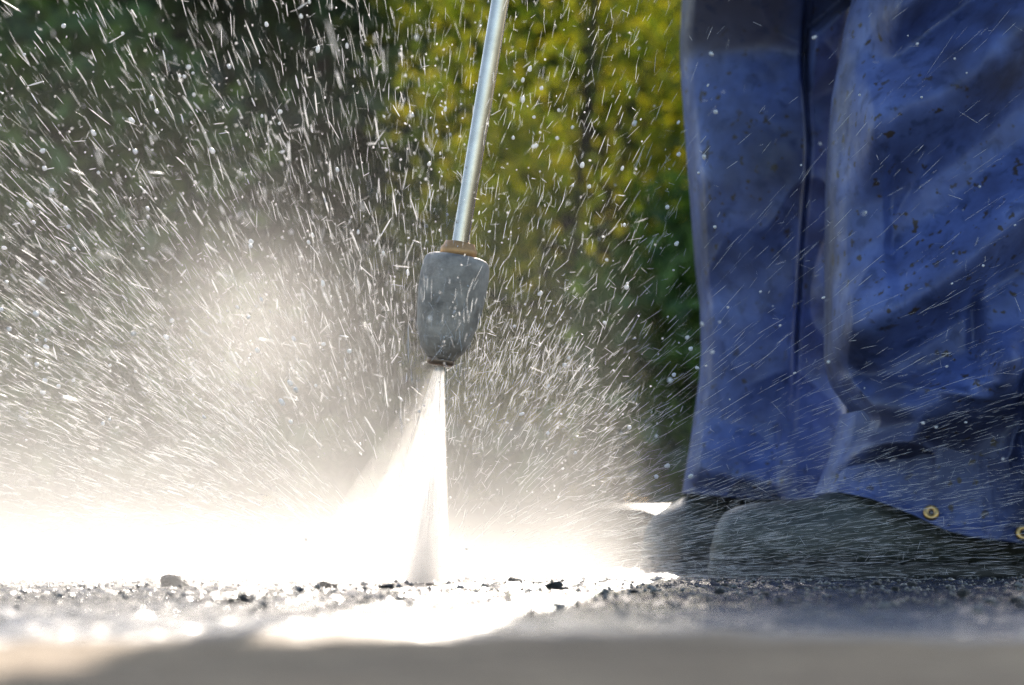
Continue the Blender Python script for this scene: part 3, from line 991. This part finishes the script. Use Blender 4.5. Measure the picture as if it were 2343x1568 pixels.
def sprayset(name, label, n, rmean, phis, ysd, length, rad, jit, cross=0.0, low_keep=1.0, rmax=1.1, leg_keep=0.1):
    pos, r = field(n, rmean, phis(n), ysd, rmax)
    d_ = pos - O
    d_ /= np.linalg.norm(d_, axis=1)[:, None]
    d_ = d_ + rng.normal(0, jit, (n, 3)) * rng.uniform(0.3, 1.8, (n, 1))
    m = rng.random(n) < cross
    d_[m] = rng.normal(0, 1, (m.sum(), 3)) * [1, 0.6, 0.7]
    ok = (pos[:, 2] > 0.006) & (pos[:, 1] < 3.9) & (pos[:, 1] > 1.7) & (rng.random(n) < leg_keep + (1 - leg_keep) * (pos[:, 0] < 0.16)) & (rng.random(n) < low_keep + (1 - low_keep) * sstep(0.08, 0.22, pos[:, 2]))
    pos, d_ = pos[ok], d_[ok]
    n = len(pos)
    L_ = rng.uniform(*length, n) * np.where(rng.random(n) < 0.15, 1.5, 1)
    R_ = rng.uniform(*rad, n)
    L_[m[ok]] *= 0.5
    V, F = spindles(pos, d_, L_, R_)
    return V, F


def merge(name, label, sets, mat=None):
    vs, fs, b = [], [], 0
    for V, F in sets:
        vs.append(V); fs.append(F + b); b += len(V)
    o = link(name, mesh_np(name, np.concatenate(vs), np.concatenate(fs)), mat or M_WATER)
    tag(o, label, 'spray', None, 'stuff')
    return o


merge('left_spray', 'dense slanting streaks of water flung up to the left of the lance', [
    sprayset('', '', 1500, 0.36, lambda n: 2 + rng.uniform(8, 92, n) * 0.96, 0.85, (0.007, 0.030), (0.00035, 0.0010), 0.17, 0.14, 0.05),
    sprayset('', '', 2800, 0.34, lambda n: 2 + rng.uniform(8, 92, n) * 0.96, 0.42, (0.006, 0.027), (0.00016, 0.0005), 0.12, 0.14, 0.05),
    sprayset('', '', 9000, 0.26, lambda n: rng.uniform(3, 95, n), 0.40, (0.004, 0.020), (0.00008, 0.00024), 0.14, 0.14, 0.05),
    sprayset('', '', 2600, 0.34, lambda n: rng.uniform(5, 100, n), 0.70, (0.0016, 0.0032), (0.0006, 0.0014), 0.5, 0.3, 0.1),
])
merge('low_spray', 'fine bright streaks of water fanning out low over the mist at the left', [
    sprayset('', '', 6000, 0.22, lambda n: rng.uniform(2, 48, n), 0.30, (0.005, 0.024), (0.0001, 0.00022), 0.10, 0.08),
], M_FINE)
merge('right_spray', 'fine crossing streaks of water right of the nozzle in front of the yellow shrub', [
    sprayset('', '', 6500, 0.13, lambda n: rng.uniform(95, 165, n), 0.30, (0.006, 0.02), (0.00011, 0.00024), 0.2, 0.22, 0.3, 0.27),
    sprayset('', '', 600, 0.30, lambda n: rng.uniform(88, 140, n), 0.30, (0.008, 0.024), (0.00013, 0.0003), 0.22, 0.3),
    sprayset('', '', 500, 0.22, lambda n: rng.uniform(88, 150, n), 0.5, (0.0016, 0.003), (0.0006, 0.0012), 0.5, 0.3),
], M_FINE)
merge('boot_spray', 'thin slanting streaks of water crossing the blue trousers and boots', [
    sprayset('', '', 900, 0.24, lambda n: 180 - rng.uniform(1, 48, n), 0.14, (0.010, 0.042), (0.00006, 0.0002), 0.07, 0.12, leg_keep=1),
    sprayset('', '', 7000, 0.24, lambda n: 179.5 - np.abs(rng.normal(0, 11, n)), 0.14, (0.004, 0.022), (0.00005, 0.00016), 0.06, 0.12, leg_keep=1),
], M_FINE)

# the 300 largest drops, each a thing of its own
def drop_mesh(elong, seed):
    bm = bmesh.new()
    bmesh.ops.create_icosphere(bm, subdivisions=2, radius=1)
    for vv in bm.verts:
        c = vv.co
        t_ = 1 + 0.12 * math.sin(3 * c.x + seed) + 0.08 * math.cos(4 * c.z + seed)
        vv.co = Vector((c.x * t_, c.y * t_, c.z * elong * (1 + 0.1 * c.z)))
    me = bpy.data.meshes.new('water_drop'); bm.to_mesh(me); bm.free()
    me.polygons.foreach_set('use_smooth', np.ones(len(me.polygons), dtype=bool))
    me.materials.append(M_DROP)
    return me


round_ = [drop_mesh(1.0 + 0.25 * i, i) for i in range(4)]
long_ = [drop_mesh(4.0 + 2.5 * i, i + 9) for i in range(4)]
ZONES = [
    ('large round bright water drop in the air left of the lance', 'large round drops left of the lance', 110, (-0.55, -0.05), (0.15, 0.56), round_, (0.0013, 0.0024)),
    ('long water drop drawn out into a thick streak left of the lance', 'long drops left of the lance', 60, (-0.55, -0.05), (0.18, 0.56), long_, (0.0004, 0.0008)),
    ('large round bright water drop between the lance and the blue trousers', 'large round drops right of the lance', 50, (0.0, 0.19), (0.10, 0.5), round_, (0.0012, 0.0022)),
    ('large water drop in the air in front of the blue trousers', 'large drops in front of the trousers', 40, (0.20, 0.52), (0.1, 0.56), round_, (0.0008, 0.0014)),
]
for lab, grp, cnt, xr, zr, meshes, rr in ZONES:
    for i in range(cnt):
        me = meshes[i % len(meshes)]
        z = zr[0] + (zr[1] - zr[0]) * random.random() ** 1.1
        pos = Vector((random.uniform(*xr), random.gauss(2.95, 0.26), z))
        if abs(pos.x + 0.075) < 0.07 and pos.z < 0.2: pos.x -= 0.12
        dv = (pos - Vector(O)).normalized() + Vector((random.gauss(0, 0.12), random.gauss(0, 0.12), random.gauss(0, 0.12)))
        if random.random() < 0.2: dv = Vector((random.gauss(0, 1), random.gauss(0, 0.5), random.gauss(0, 0.5)))
        hgt = 'high up' if pos.z > 0.38 else ('at nozzle height' if pos.z > 0.22 else 'low over the mist')
        if 'left' in grp: side = 'close beside the lance' if pos.x > -0.2 else ('midway to the left edge' if pos.x > -0.36 else 'near the left edge')
        elif 'right' in grp: side = 'by the lance' if pos.x < 0.1 else 'close to the trousers'
        else: side = 'before the far leg' if pos.x < 0.34 else 'before the near leg'
        if 'trousers' in grp and pos.z <= 0.22: hgt = 'low down'
        kind_ = 'Long drawn out water drop' if me in long_ else 'Round water drop'
        o = bpy.data.objects.new('water_drop', me)
        COL.objects.link(o)
        r_ = random.uniform(*rr)
        o.location = pos
        o.scale = (r_, r_, r_)
        o.rotation_mode = 'QUATERNION'
        o.rotation_quaternion = dv.to_track_quat('Z', 'Y')
        tag(o, f'{kind_} {hgt} {side}'.lower(), 'water drop', f'{grp}, {hgt}, {side}')
